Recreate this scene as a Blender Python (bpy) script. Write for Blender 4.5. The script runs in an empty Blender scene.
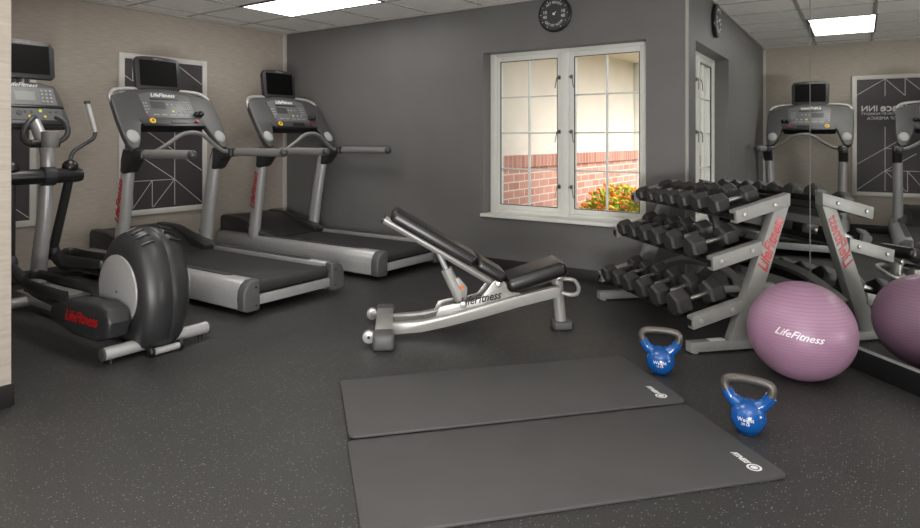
import bpy, bmesh, math, random
from mathutils import Matrix, Vector
random.seed(7)
COL = bpy.context.scene.collection
PI = math.pi
R = math.radians

# ------------------------------------------------------------------ materials
def lin(c):
    return tuple(((x/255)/12.92 if x/255 <= .04045 else ((x/255+.055)/1.055)**2.4) for x in c)

def nodes(name):
    m = bpy.data.materials.new(name); m.use_nodes = True
    nt = m.node_tree
    return m, nt, nt.nodes['Principled BSDF']

def mat(name, rgb, rough=.5, metal=0., var=.06, scale=12., bump=0., bscale=200., spec=.5, coat=0., detail=2.):
    m, nt, b = nodes(name)
    N = nt.nodes; L = nt.links
    tc = N.new('ShaderNodeTexCoord')
    no = N.new('ShaderNodeTexNoise'); no.inputs['Scale'].default_value = scale; no.inputs['Detail'].default_value = detail
    L.new(tc.outputs['Object'], no.inputs['Vector'])
    c = lin(rgb)
    cr = N.new('ShaderNodeValToRGB')
    cr.color_ramp.elements[0].position = .3; cr.color_ramp.elements[1].position = .7
    cr.color_ramp.elements[0].color = (*[max(0, x*(1-var)) for x in c], 1)
    cr.color_ramp.elements[1].color = (*[min(1, x*(1+var)) for x in c], 1)
    L.new(no.outputs['Fac'], cr.inputs['Fac']); L.new(cr.outputs['Color'], b.inputs['Base Color'])
    b.inputs['Roughness'].default_value = rough; b.inputs['Metallic'].default_value = metal
    b.inputs['Specular IOR Level'].default_value = spec
    if coat: b.inputs['Coat Weight'].default_value = coat; b.inputs['Coat Roughness'].default_value = .15
    if bump:
        n2 = N.new('ShaderNodeTexNoise'); n2.inputs['Scale'].default_value = bscale; n2.inputs['Detail'].default_value = 3
        bp = N.new('ShaderNodeBump'); bp.inputs['Strength'].default_value = bump; bp.inputs['Distance'].default_value = .002
        L.new(tc.outputs['Object'], n2.inputs['Vector']); L.new(n2.outputs['Fac'], bp.inputs['Height']); L.new(bp.outputs['Normal'], b.inputs['Normal'])
    return m

def emit(name, rgb, s):
    m, nt, b = nodes(name)
    b.inputs['Base Color'].default_value = (.8, .8, .8, 1)
    b.inputs['Emission Color'].default_value = (*lin(rgb), 1)
    N = nt.nodes; L = nt.links
    tc = N.new('ShaderNodeTexCoord'); w = N.new('ShaderNodeTexWave'); w.inputs['Scale'].default_value = 9; w.bands_direction = 'Y'
    mr = N.new('ShaderNodeMapRange'); mr.inputs['To Min'].default_value = s*.75; mr.inputs['To Max'].default_value = s*1.2
    L.new(tc.outputs['Object'], w.inputs['Vector']); L.new(w.outputs['Fac'], mr.inputs['Value']); L.new(mr.outputs['Result'], b.inputs['Emission Strength'])
    return m

def floor_mat():
    m, nt, b = nodes('rubber_floor'); N = nt.nodes; L = nt.links
    tc = N.new('ShaderNodeTexCoord')
    vo = N.new('ShaderNodeTexVoronoi'); vo.inputs['Scale'].default_value = 105
    no = N.new('ShaderNodeTexNoise'); no.inputs['Scale'].default_value = 160; no.inputs['Detail'].default_value = 4
    big = N.new('ShaderNodeTexNoise'); big.inputs['Scale'].default_value = 1.6; big.inputs['Detail'].default_value = 3
    for n in (vo, no, big): L.new(tc.outputs['Object'], n.inputs['Vector'])
    sp = N.new('ShaderNodeSeparateColor'); L.new(vo.outputs['Color'], sp.inputs['Color'])
    gt = N.new('ShaderNodeMath'); gt.operation = 'GREATER_THAN'; gt.inputs[1].default_value = .80; L.new(sp.outputs['Red'], gt.inputs[0])
    lt = N.new('ShaderNodeMath'); lt.operation = 'LESS_THAN'; lt.inputs[1].default_value = .27; L.new(vo.outputs['Distance'], lt.inputs[0])
    mu = N.new('ShaderNodeMath'); mu.operation = 'MULTIPLY'; L.new(gt.outputs[0], mu.inputs[0]); L.new(lt.outputs[0], mu.inputs[1])
    cr = N.new('ShaderNodeValToRGB'); cr.color_ramp.elements[0].position = .35; cr.color_ramp.elements[1].position = .7
    cr.color_ramp.elements[0].color = (*lin((36, 36, 35)), 1); cr.color_ramp.elements[1].color = (*lin((63, 62, 61)), 1)
    L.new(no.outputs['Fac'], cr.inputs['Fac'])
    mx = N.new('ShaderNodeMix'); mx.data_type = 'RGBA'
    L.new(mu.outputs[0], mx.inputs['Factor']); L.new(cr.outputs['Color'], mx.inputs[6]); mx.inputs[7].default_value = (*lin((122, 121, 118)), 1)
    cb = N.new('ShaderNodeMapRange'); cb.inputs['To Min'].default_value = .85; cb.inputs['To Max'].default_value = 1.15; L.new(big.outputs['Fac'], cb.inputs['Value'])
    mm = N.new('ShaderNodeVectorMath'); mm.operation = 'SCALE'; L.new(mx.outputs[2], mm.inputs[0]); L.new(cb.outputs['Result'], mm.inputs['Scale'])
    L.new(mm.outputs[0], b.inputs['Base Color'])
    b.inputs['Roughness'].default_value = .42
    rr = N.new('ShaderNodeMapRange'); rr.inputs['To Min'].default_value = .36; rr.inputs['To Max'].default_value = .6; L.new(big.outputs['Fac'], rr.inputs['Value']); L.new(rr.outputs['Result'], b.inputs['Roughness'])
    bp = N.new('ShaderNodeBump'); bp.inputs['Strength'].default_value = .35; bp.inputs['Distance'].default_value = .002
    L.new(no.outputs['Fac'], bp.inputs['Height']); L.new(bp.outputs['Normal'], b.inputs['Normal'])
    return m

def wallpaper_mat():
    m, nt, b = nodes('beige_wallpaper'); N = nt.nodes; L = nt.links
    tc = N.new('ShaderNodeTexCoord'); mp = N.new('ShaderNodeMapping'); mp.inputs['Scale'].default_value = (9, 9, 80)
    no = N.new('ShaderNodeTexNoise'); no.inputs['Scale'].default_value = 1.; no.inputs['Detail'].default_value = 5
    L.new(tc.outputs['Object'], mp.inputs['Vector']); L.new(mp.outputs['Vector'], no.inputs['Vector'])
    cr = N.new('ShaderNodeValToRGB'); cr.color_ramp.elements[0].position = .3; cr.color_ramp.elements[1].position = .7
    cr.color_ramp.elements[0].color = (*lin((160, 151, 140)), 1); cr.color_ramp.elements[1].color = (*lin((173, 164, 153)), 1)
    L.new(no.outputs['Fac'], cr.inputs['Fac']); L.new(cr.outputs['Color'], b.inputs['Base Color'])
    b.inputs['Roughness'].default_value = .75
    return m

def brick_mat():
    m, nt, b = nodes('red_brick'); N = nt.nodes; L = nt.links
    tc = N.new('ShaderNodeTexCoord'); mp = N.new('ShaderNodeMapping'); mp.inputs['Rotation'].default_value = (R(90), 0, R(90))
    sx = N.new('ShaderNodeSeparateXYZ'); cx = N.new('ShaderNodeCombineXYZ')
    L.new(tc.outputs['Object'], sx.inputs[0]); L.new(sx.outputs['Y'], cx.inputs['X']); L.new(sx.outputs['Z'], cx.inputs['Y'])
    br = N.new('ShaderNodeTexBrick'); br.inputs['Scale'].default_value = 1.
    br.inputs['Brick Width'].default_value = .22; br.inputs['Row Height'].default_value = .082; br.inputs['Mortar Size'].default_value = .006
    br.inputs['Color1'].default_value = (*lin((178, 122, 106)), 1); br.inputs['Color2'].default_value = (*lin((202, 152, 136)), 1)
    br.inputs['Mortar'].default_value = (*lin((222, 208, 196)), 1)
    L.new(cx.outputs[0], br.inputs['Vector'])
    L.new(br.outputs['Color'], b.inputs['Base Color']); b.inputs['Roughness'].default_value = .9
    return m

def soldier_mat():
    m, nt, b = nodes('soldier_course_brick'); N = nt.nodes; L = nt.links
    tc = N.new('ShaderNodeTexCoord'); sx = N.new('ShaderNodeSeparateXYZ'); cx = N.new('ShaderNodeCombineXYZ')
    L.new(tc.outputs['Object'], sx.inputs[0]); L.new(sx.outputs['Y'], cx.inputs['X']); L.new(sx.outputs['Z'], cx.inputs['Y'])
    br = N.new('ShaderNodeTexBrick'); br.offset = 0; br.inputs['Scale'].default_value = 1.
    br.inputs['Brick Width'].default_value = .085; br.inputs['Row Height'].default_value = 4; br.inputs['Mortar Size'].default_value = .006
    br.inputs['Color1'].default_value = (*lin((160, 108, 94)), 1); br.inputs['Color2'].default_value = (*lin((194, 142, 126)), 1)
    br.inputs['Mortar'].default_value = (*lin((205, 175, 160)), 1)
    L.new(cx.outputs[0], br.inputs['Vector']); L.new(br.outputs['Color'], b.inputs['Base Color']); b.inputs['Roughness'].default_value = .9
    return m

def glass_mat():
    m, nt, b = nodes('window_glass'); N = nt.nodes; L = nt.links
    tr = N.new('ShaderNodeBsdfTransparent'); tr.inputs[0].default_value = (.96, .97, .96, 1)
    gl = N.new('ShaderNodeBsdfGlossy'); gl.inputs['Roughness'].default_value = .02
    mx = N.new('ShaderNodeMixShader'); mx.inputs[0].default_value = .05
    L.new(tr.outputs[0], mx.inputs[1]); L.new(gl.outputs[0], mx.inputs[2]); L.new(mx.outputs[0], N['Material Output'].inputs['Surface'])
    return m

def mirror_mat():
    m, nt, b = nodes('mirror_silver'); b.inputs['Metallic'].default_value = 1; b.inputs['Roughness'].default_value = .012
    N = nt.nodes; no = N.new('ShaderNodeTexNoise'); no.inputs['Scale'].default_value = .7
    cr = N.new('ShaderNodeValToRGB'); cr.color_ramp.elements[0].color = (.84, .855, .84, 1); cr.color_ramp.elements[1].color = (.88, .89, .88, 1)
    nt.links.new(no.outputs['Fac'], cr.inputs['Fac']); nt.links.new(cr.outputs['Color'], b.inputs['Base Color'])
    return m

def ball_mat():
    m, nt, b = nodes('purple_vinyl'); N = nt.nodes; L = nt.links
    b.inputs['Roughness'].default_value = .38
    tc = N.new('ShaderNodeTexCoord'); sx = N.new('ShaderNodeSeparateXYZ'); L.new(tc.outputs['Object'], sx.inputs[0])
    mu = N.new('ShaderNodeMath'); mu.operation = 'MULTIPLY'; mu.inputs[1].default_value = 420.; L.new(sx.outputs['Z'], mu.inputs[0])
    si = N.new('ShaderNodeMath'); si.operation = 'SINE'; L.new(mu.outputs[0], si.inputs[0])
    po = N.new('ShaderNodeMath'); po.operation = 'GREATER_THAN'; po.inputs[1].default_value = .8; L.new(si.outputs[0], po.inputs[0])
    mx = N.new('ShaderNodeMix'); mx.data_type = 'RGBA'
    L.new(po.outputs[0], mx.inputs['Factor']); mx.inputs[6].default_value = (*lin((152, 117, 141)), 1); mx.inputs[7].default_value = (*lin((140, 105, 129)), 1)
    L.new(mx.outputs[2], b.inputs['Base Color'])
    bp = N.new('ShaderNodeBump'); bp.inputs['Strength'].default_value = .5; bp.inputs['Distance'].default_value = .001; bp.invert = True
    L.new(po.outputs[0], bp.inputs['Height']); L.new(bp.outputs['Normal'], b.inputs['Normal'])
    return m

M = dict(
    floor=floor_mat(), beige=wallpaper_mat(),
    grey_wall=mat('dark_grey_paint', (103, 102, 101), .5, var=.05, scale=2.5, bump=.05, bscale=60),
    ceiling=mat('ceiling_tile', (242, 240, 236), .85, var=.04, scale=40, bump=.3, bscale=120),
    tee=mat('ceiling_grid_metal', (168, 164, 158), .5, var=.02),
    black_trim=mat('black_rubber_base', (26, 25, 24), .5),
    white_frame=mat('white_vinyl', (218, 218, 212), .35, var=.02),
    white_trim=mat('white_metal_trim', (190, 187, 180), .4, var=.02),
    latch=mat('latch_metal', (110, 108, 104), .3, .9),
    silver=mat('silver_powder_coat', (174, 174, 174), .34, .35, var=.04, scale=30),
    rack=mat('rack_grey_paint', (136, 136, 133), .48, .2, var=.04, scale=20),
    bench=mat('bench_silver_paint', (160, 159, 156), .32, .25, var=.03),
    dark=mat('charcoal_plastic', (62, 62, 63), .42, var=.06),
    dark2=mat('dark_plastic', (42, 42, 43), .4, var=.06),
    console=mat('console_grey_plastic', (70, 70, 70), .45, var=.05),
    panel=mat('console_panel_film', (98, 98, 98), .35, var=.04),
    disc=mat('matte_grey_disc', (158, 158, 157), .6, var=.02),
    rail=mat('handrail_grey', (122, 121, 119), .4, var=.03),
    cap=mat('grey_end_cap_plastic', (84, 84, 84), .45, var=.04),
    belt=mat('treadmill_belt', (46, 46, 46), .6, var=.1, scale=90, bump=.3, bscale=300),
    black=mat('black_plastic', (24, 24, 25), .32),
    rubber=mat('hex_rubber', (50, 49, 48), .48, var=.12, scale=30),
    chrome=mat('knurled_chrome', (190, 188, 184), .28, .95, var=.15, scale=60, bump=.4, bscale=500),
    screen=mat('tv_glass', (3, 3, 3), .5, spec=.12),
    lcd=mat('lcd_grey', (120, 126, 120), .3),
    blue=mat('blue_vinyl', (8, 74, 142), .22, var=.05, scale=20, coat=.5),
    iron=mat('cast_iron_handle', (92, 88, 84), .42, .5, var=.15, scale=60, bump=.4, bscale=220),
    mat_rubber=mat('exercise_mat_foam', (66, 65, 65), .62, var=.05, scale=5, bump=.35, bscale=300),
    vinyl=mat('black_upholstery', (26, 24, 23), .36, var=.08, scale=8, bump=.1, bscale=90, coat=.1),
    red=mat('red_print', (165, 16, 24), .4), white=mat('white_print', (225, 225, 225), .5),
    grey_print=mat('grey_print', (150, 150, 150), .5), black_print=mat('black_print', (20, 20, 20), .5),
    yellow=mat('yellow_button', (220, 190, 50), .4), green=mat('lime_button', (190, 215, 60), .4),
    bluebtn=mat('blue_button', (60, 90, 160), .4), orange=mat('orange_sticker', (225, 110, 30), .5),
    art=mat('art_dark_print', (62, 57, 60), .5, var=.04), art_line=mat('art_white_line', (205, 203, 202), .5),
    art_frame=mat('art_white_frame', (208, 205, 200), .5, var=.02),
    clock=mat('clock_black', (30, 30, 31), .35),
    brick=brick_mat(), soldier=soldier_mat(), glass=glass_mat(), mirror=mirror_mat(), ball=ball_mat(),
    stucco=mat('cream_stucco', (224, 215, 203), .9, var=.04, scale=3, bump=.3, bscale=80),
    soffit=mat('white_soffit', (225, 218, 208), .8), lawn=mat('outdoor_ground', (120, 118, 92), .95, var=.2, scale=30),
    leaf=mat('bush_leaf', (150, 180, 50), .55, var=.35, scale=14), blossom_o=mat('orange_blossom', (238, 112, 36), .6, var=.2, scale=20),
    blossom_y=mat('yellow_blossom', (246, 206, 60), .6, var=.1), blossom_r=mat('red_blossom', (214, 62, 44), .6, var=.1),
    diffuser=emit('lamp_diffuser', (255, 252, 247), 4.0),
    purple_print=mat('ball_white_print', (228, 222, 228), .5),
)

# ------------------------------------------------------------------ mesh helpers
class MB:
    def __init__(s): s.bm = bmesh.new()
    def add(s, t, mtx=None):
        if mtx is not None: bmesh.ops.transform(t, matrix=mtx, verts=t.verts)
        vs = [s.bm.verts.new(v.co) for v in t.verts]
        t.verts.index_update()
        for f in t.faces:
            try: s.bm.faces.new([vs[v.index] for v in f.verts])
            except ValueError: pass
        t.free(); return s
    def box(s, c, size, rot=None, bev=0., seg=2):
        t = bmesh.new(); bmesh.ops.create_cube(t, size=1)
        bmesh.ops.scale(t, vec=size, verts=t.verts)
        if bev: bmesh.ops.bevel(t, geom=t.edges[:], offset=bev, segments=seg, profile=.5, affect='EDGES')
        m = Matrix.Translation(c)
        if rot is not None: m = m @ rot
        return s.add(t, m)
    def prism(s, poly, z0, z1, mtx=None, bev=0., seg=2):
        t = bmesh.new()
        a = [t.verts.new((x, y, z0)) for x, y in poly]; b = [t.verts.new((x, y, z1)) for x, y in poly]
        n = len(poly)
        f0 = t.faces.new(a[::-1]); f1 = t.faces.new(b)
        for i in range(n): t.faces.new((a[i], a[(i+1) % n], b[(i+1) % n], b[i]))
        bmesh.ops.recalc_face_normals(t, faces=t.faces)
        if bev: bmesh.ops.bevel(t, geom=list(set(f0.edges) | set(f1.edges)), offset=bev, segments=seg, profile=.5, affect='EDGES')
        return s.add(t, mtx)
    def cyl(s, p, q, r, r2=None, seg=20, bev=0.):
        p = Vector(p); q = Vector(q); d = q-p; t = bmesh.new()
        bmesh.ops.create_cone(t, cap_ends=True, segments=seg, radius1=r, radius2=r if r2 is None else r2, depth=d.length)
        if bev:
            e = [x for x in t.edges if any(len(f.verts) > 4 for f in x.link_faces)]
            bmesh.ops.bevel(t, geom=e, offset=bev, segments=2, profile=.5, affect='EDGES')
        return s.add(t, Matrix.Translation((p+q)/2) @ d.to_track_quat('Z', 'Y').to_matrix().to_4x4())
    def sphere(s, c, r, sc=(1, 1, 1), u=24, v=14):
        t = bmesh.new(); bmesh.ops.create_uvsphere(t, u_segments=u, v_segments=v, radius=r)
        return s.add(t, Matrix.Translation(c) @ Matrix.Diagonal((*sc, 1)))
    def tube(s, pts, r, seg=12, smooth=0, flat=(1, 1), up=None):
        pts = [Vector(p) for p in pts]
        rs = list(r) if hasattr(r, '__len__') else [r]*len(pts)
        if smooth:
            P = []; Q = []
            for i in range(len(pts)-1):
                p0 = pts[max(i-1, 0)]; p1 = pts[i]; p2 = pts[i+1]; p3 = pts[min(i+2, len(pts)-1)]
                for k in range(smooth):
                    u = k/smooth
                    P.append(.5*((2*p1)+(p2-p0)*u+(2*p0-5*p1+4*p2-p3)*u*u+(3*p1-p0-3*p2+p3)*u**3)); Q.append(rs[i]*(1-u)+rs[i+1]*u)
            P.append(pts[-1]); Q.append(rs[-1]); pts, rs = P, Q
        n = len(pts); t = bmesh.new(); rings = []
        tan = [(pts[min(i+1, n-1)]-pts[max(i-1, 0)]).normalized() for i in range(n)]
        ref = Vector(up) if up else (Vector((0, 0, 1)) if abs(tan[0].z) < .9 else Vector((0, 1, 0)))
        a = (ref-tan[0]*ref.dot(tan[0])).normalized()
        for i in range(n):
            a = (a-tan[i]*a.dot(tan[i])).normalized(); b = tan[i].cross(a)
            rings.append([t.verts.new(pts[i]+(a*math.cos(2*PI*k/seg)*flat[0]+b*math.sin(2*PI*k/seg)*flat[1])*rs[i]) for k in range(seg)])
        for i in range(n-1):
            for k in range(seg): t.faces.new((rings[i][k], rings[i][(k+1) % seg], rings[i+1][(k+1) % seg], rings[i+1][k]))
        t.faces.new(rings[0][::-1]); t.faces.new(rings[-1])
        bmesh.ops.recalc_face_normals(t, faces=t.faces)
        return s.add(t)
    def loft(s, rings):
        t = bmesh.new(); rr = [[t.verts.new(p) for p in ring] for ring in rings]; n = len(rr[0])
        for i in range(len(rr)-1):
            for k in range(n): t.faces.new((rr[i][k], rr[i][(k+1) % n], rr[i+1][(k+1) % n], rr[i+1][k]))
        t.faces.new(rr[0][::-1]); t.faces.new(rr[-1])
        bmesh.ops.recalc_face_normals(t, faces=t.faces)
        return s.add(t)
    def quad(s, pts):
        s.bm.faces.new([s.bm.verts.new(p) for p in pts]); return s
    def build(s, name, m, parent=None, label=None, smooth=True, angle=38):
        me = bpy.data.meshes.new(name)
        bmesh.ops.recalc_face_normals(s.bm, faces=s.bm.faces) if not getattr(s, 'keep', False) else None
        s.bm.to_mesh(me); s.bm.free()
        if smooth and len(me.polygons):
            me.shade_smooth(); me.set_sharp_from_angle(angle=R(angle))
        me.materials.append(m)
        o = bpy.data.objects.new(name, me); COL.objects.link(o)
        if parent: o.parent = parent
        if label: o['label'] = label
        return o

def tag(o, label, cat, group=None):
    o['label'] = label; o['category'] = cat
    if group: o['group'] = group
    return o
def struct(o):
    o['kind'] = 'structure'; return o
def empty(name, loc, rz=0., label=None, cat=None, group=None):
    o = bpy.data.objects.new(name, None); COL.objects.link(o); o.location = loc; o.rotation_euler = (0, 0, rz); o.empty_display_size = .2
    if label: tag(o, label, cat, group)
    return o
def frame(o, x, y):
    x = Vector(x).normalized(); y = Vector(y); y = (y-x*y.dot(x)).normalized(); z = x.cross(y)
    m = Matrix((x, y, z)).transposed().to_4x4(); m.translation = o; return m
def copy_tree(o, parent=None):
    c = o.copy(); COL.objects.link(c)
    if parent: c.parent = parent
    for ch in list(o.children): copy_tree(ch, c)
    return c
def text(name, body, size, mtx, m, parent, ext=.0012, shear=0., bold=0., align='CENTER', warp=None, space=1., label=None, sx=1.):
    cu = bpy.data.curves.new(name, 'FONT'); cu.body = body; cu.size = size; cu.extrude = ext; cu.shear = shear; cu.offset = bold
    cu.align_x = align; cu.align_y = 'CENTER'; cu.space_character = space; cu.resolution_u = 2
    t = bpy.data.objects.new(name, cu); COL.objects.link(t)
    dg = bpy.context.evaluated_depsgraph_get(); dg.update()
    me = bpy.data.meshes.new_from_object(t.evaluated_get(dg))
    bpy.data.objects.remove(t); bpy.data.curves.remove(cu)
    for v in me.vertices:
        p = Vector((v.co.x*sx, v.co.y, v.co.z))
        if warp: p = warp(p)
        v.co = mtx @ p if mtx is not None else p
    me.materials.clear(); me.materials.append(m); me.name = name
    o = bpy.data.objects.new(name, me); COL.objects.link(o)
    if parent: o.parent = parent
    if label: o['label'] = label
    return o
def arcpoly(x0, x1, n, f): return [(x0+(x1-x0)*i/n, f(x0+(x1-x0)*i/n)) for i in range(n+1)]

# ------------------------------------------------------------------ room constants
H = 2.412
MX = Vector((4.566, 0.)); W = Vector((.7264, -.6873)); NM = Vector((-.6873, -.7264))
def mp(w, n, z=0.): p = MX+W*w+NM*n; return Vector((p.x, p.y, z))
YB = -8.4; XR = 8.9
WALLT = .2
# floor and ceiling
struct(MB().box((4.3, -4.1, -.05), (9.6, 9.0, .1)).build('floor', M['floor']))
struct(MB().box((4.3, -4.1, H+.05), (9.6, 9.0, .1)).build('ceiling', M['ceiling']))
# left wall
struct(MB().box((-.1, -1.9, H/2), (.2, 4.2, H)).build('wall_left', M['beige']))
# window wall with opening
WX0, WX1, WZ0, WZ1 = 2.731, 4.254, .50, 1.97
g = MB()
g.box(((WX0-.0)/2-.0, .125, H/2), (WX0, .25, H))
g.box(((WX1+4.9)/2, .125, H/2), (4.9-WX1, .25, H))
g.box(((WX0+WX1)/2, .125, WZ0/2), (WX1-WX0, .25, WZ0))
g.box(((WX0+WX1)/2, .125, (WZ1+H)/2), (WX1-WX0, .25, H-WZ1))
struct(g.build('wall_back', M['grey_wall'], smooth=False))
# mirror wall
mw = MB(); a = mp(-.02, 0); b = mp(6.0, 0); a2 = mp(-.02, -.2); b2 = mp(6.0, -.2)
a0, b0, a3, b3 = mp(-.05, -.012), mp(6., -.012), mp(-.05, -.2), mp(6., -.2)
mw.prism([(a0.x, a0.y), (b0.x, b0.y), (b3.x, b3.y), (a3.x, a3.y)], 0, H)
struct(mw.build('wall_right', M['grey_wall'], smooth=False))
e = mp(6., 0)
struct(MB().box((XR+.1, (e.y+YB)/2, H/2), (.2, e.y-YB+.3, H)).build('wall_side', M['beige']))
struct(MB().box((5.8, YB-.1, H/2), (6.6, .2, H)).build('wall_rear', M['beige']))
# partition block at the left foreground
PX, PY = 2.69, -3.79
pb = MB().box((PX/2, (PY+YB)/2, H/2), (PX, PY-YB, H), bev=.004)
struct(pb.build('wall_partition', M['beige']))
# baseboards
def bb(name, c, size): struct(MB().box(c, size, bev=.003).build(name, M['black_trim']))
bb('baseboard_left', (.006, -1.9, .05), (.012, 3.78, .1))
bb('baseboard_back', (2.28, -.006, .05), (4.54, .012, .1))
bb('baseboard_partition', (PX+.006, (PY+YB)/2, .05), (.012, PY-YB, .1))
bb('baseboard_recess', (PX/2, PY+.006, .05), (PX, .012, .1))
# ceiling grid, wall angle, corner trim
g = MB(); x = .235
while x < XR: g.box((x, -4.1, H-.003), (.022, 8.5, .008)); x += .6235
y = -.63
while y > YB: g.box((4.4, y, H-.0035), (8.9, .022, .008)); y -= .6145
struct(g.build('trim_1', M['tee'], smooth=False))
g = MB(); g.box((2.28, -.011, H-.012), (4.56, .022, .024)); g.box((.011, -1.9, H-.012), (.022, 3.8, .024))
struct(g.build('trim_2', M['tee'], smooth=False))
g = MB(); g.box((.016, -.004, (H+.1)/2), (.03, .008, H-.1)); g.box((.004, -.018, (H+.1)/2), (.008, .028, H-.1))
struct(g.build('trim_3', M['white_trim'], smooth=False))
g = MB(); g.prism([tuple(mp(-.0, .0)[:2]), tuple(mp(.012, .0)[:2]), tuple(mp(.012, .008)[:2]), (4.557, -.006), (4.557, 0)], .1, H)
struct(g.build('trim_4', M['tee'], smooth=False))

# mirrors
def mirror_panel(w0, w1, label):
    e_ = empty('wall_mirror', mp((w0+w1)/2, 0, .117), 0, label, 'mirror')
    rz = math.atan2(W.y, W.x); e_.rotation_euler = (0, 0, rz)
    L = w1-w0
    MB().box((0, .006, (H-.117)/2), (L, .010, H-.117-.002)).build('mirror_glass', M['mirror'], e_, smooth=False)
    return e_
SEAM = 1.2787
mirror_panel(.012, SEAM-.001, 'frameless wall mirror panel between the window wall and the mirror seam, behind the dumbbell rack')
mirror_panel(SEAM+.001, 5.9, 'frameless wall mirror panel right of the seam, behind the purple ball')
g = MB(); g.prism([tuple(mp(0, 0)[:2]), tuple(mp(5.9, 0)[:2]), tuple(mp(5.9, .012)[:2]), tuple(mp(0, .012)[:2])], 0, .108, bev=.002)
struct(g.build('baseboard_right', M['black']))
g = MB(); g.prism([tuple(mp(0, 0)[:2]), tuple(mp(5.9, 0)[:2]), tuple(mp(5.9, .009)[:2]), tuple(mp(0, .009)[:2])], .108, .117)
struct(g.build('trim_5', M['silver']))
g = MB(); g.prism([tuple(mp(SEAM-.001, -.001)[:2]), tuple(mp(SEAM+.001, -.001)[:2]), tuple(mp(SEAM+.001, .001)[:2]), tuple(mp(SEAM-.001, .001)[:2])], .117, H)
struct(g.build('trim_6', M['cap']))

# ------------------------------------------------------------------ window
win = struct(empty('window_1', (0, .15, 0)))
f = MB()
def fr(x0, x1, z0, z1, y0, y1, b_=.004): f.box(((x0+x1)/2, (y0+y1)/2, (z0+z1)/2), (x1-x0, y1-y0, z1-z0), bev=b_)
fr(WX0, WX0+.055, WZ0, WZ1, -.02, .08); fr(WX1-.055, WX1, WZ0, WZ1, -.02, .08)
fr(3.462, 3.53, WZ0, WZ1, -.025, .08)
for xa, xb in ((WX0+.055, 3.462), (3.53, WX1-.055)): fr(xa, xb, WZ1-.03, WZ1, -.02, .08); fr(xa, xb, WZ0, WZ0+.03, -.02, .08)
f.build('window_frame', M['white_frame'], win)
def sash(x0, x1, z0, z1):
    global f
    f = MB(); s = .048
    fr(x0, x0+s, z0, z1, -.005, .05); fr(x1-s, x1, z0, z1, -.005, .05); fr(x0+s, x1-s, z0, z0+s, -.005, .05); fr(x0+s, x1-s, z1-s, z1, -.005, .05)
    so = f.build('sash', M['white_frame'], win)
    MB().box(((x0+x1)/2, .022, (z0+z1)/2), (x1-x0-2*s+.01, .006, z1-z0-2*s+.01)).build('pane', M['glass'], so, smooth=False)
    f = MB(); xm = (x0+x1)/2
    fr(xm-.007, xm+.007, z0+s, z1-s, .008, .036, .001)
    for k in (1, 2, 3):
        zz = z0+s+(z1-z0-2*s)*k/4; fr(x0+s, x1-s, zz-.007, zz+.007, .009, .035, .001)
    f.build('muntin', M['white_frame'], so)
    g = MB(); q = .006
    for X in (x0+s, x1-s): g.box((X, .0, (z0+z1)/2), (q, .012, z1-z0-2*s))
    for Z in (z0+s, z1-s): g.box(((x0+x1)/2, .0, Z), (x1-x0-2*s, .012, q))
    g.build('gasket', M['dark2'], so, label='thin dark gasket around the pane')
    return so
s1 = sash(2.786, 3.462, .53, 1.94); s2 = sash(3.53, 4.199, .53, 1.94)
for so, x, d in ((s1, 3.437, -1), (s2, 3.553, 1)):
    for z in (1.72, 1.245, .765):
        h = MB().box((x, -.012, z), (.02, .014, .036), bev=.003)
        h.box((x, -.026, z), (.038, .012, .013), bev=.003)
        h.tube([(x+d*.014, -.03, z), (x+d*.02, -.036, z-.04), (x+d*.03, -.036, z-.095)], .0045, 8)
        h.build('latch', M['latch'], so, label='small metal casement latch')
MB().box((3.505, .0, WZ0-.014), (1.57, .07, .03), bev=.006).box(((WX0+WX1)/2, .08, WZ0-.012), (WX1-WX0-.002, .12, .026)).build('window_sill', M['white_frame'], None)
sill = bpy.data.objects['window_sill']; sill.name = 'trim_7'; struct(sill)
# ------------------------------------------------------------------ outside
g = MB().box((3.5, 6.3, .0-.04), (14, 12, .06)); tag(g.build('ground', M['lawn'], smooth=False), 'ground outside the window', 'ground'); struct(bpy.data.objects['ground']); bpy.data.objects['ground'].pop('category'); bpy.data.objects['ground'].pop('label')
EX = 2.58
ow = empty('neighbouring_wing', (EX, 2.3, 0), 0, 'cream stucco building wing with a red brick base outside the window', 'building')
MB().box((-.15, 0, (1.0+2.9)/2), (.3, 4.1, 1.9)).build('stucco_wall', M['stucco'], ow, smooth=False)
MB().box((-.13, 0, .44), (.34, 4.1, .88)).build('brick_base', M['brick'], ow, smooth=False)
MB().box((-.12, 0, .945), (.38, 4.14, .13), bev=.004).build('soldier_course', M['soldier'], ow, smooth=False)
MB().box((0.35, .3, 2.33), (1.3, 4.4, .06)).build('soffit', M['soffit'], ow, smooth=False)
MB().box((.05, 2.14, 1.2), (.16, .16, 2.4), bev=.01).build('corner_post', M['white_frame'], ow)
MB().box((-.004, .4, 1.0), (.012, 3.0, .02)).build('flashing', M['white_frame'], ow)
ob = MB().box((4.4, 8.6, 1.4), (6, .3, 2.8)).build('far_building', M['stucco'], smooth=False); tag(ob, 'pale building wall far beyond the window', 'building')
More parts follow.
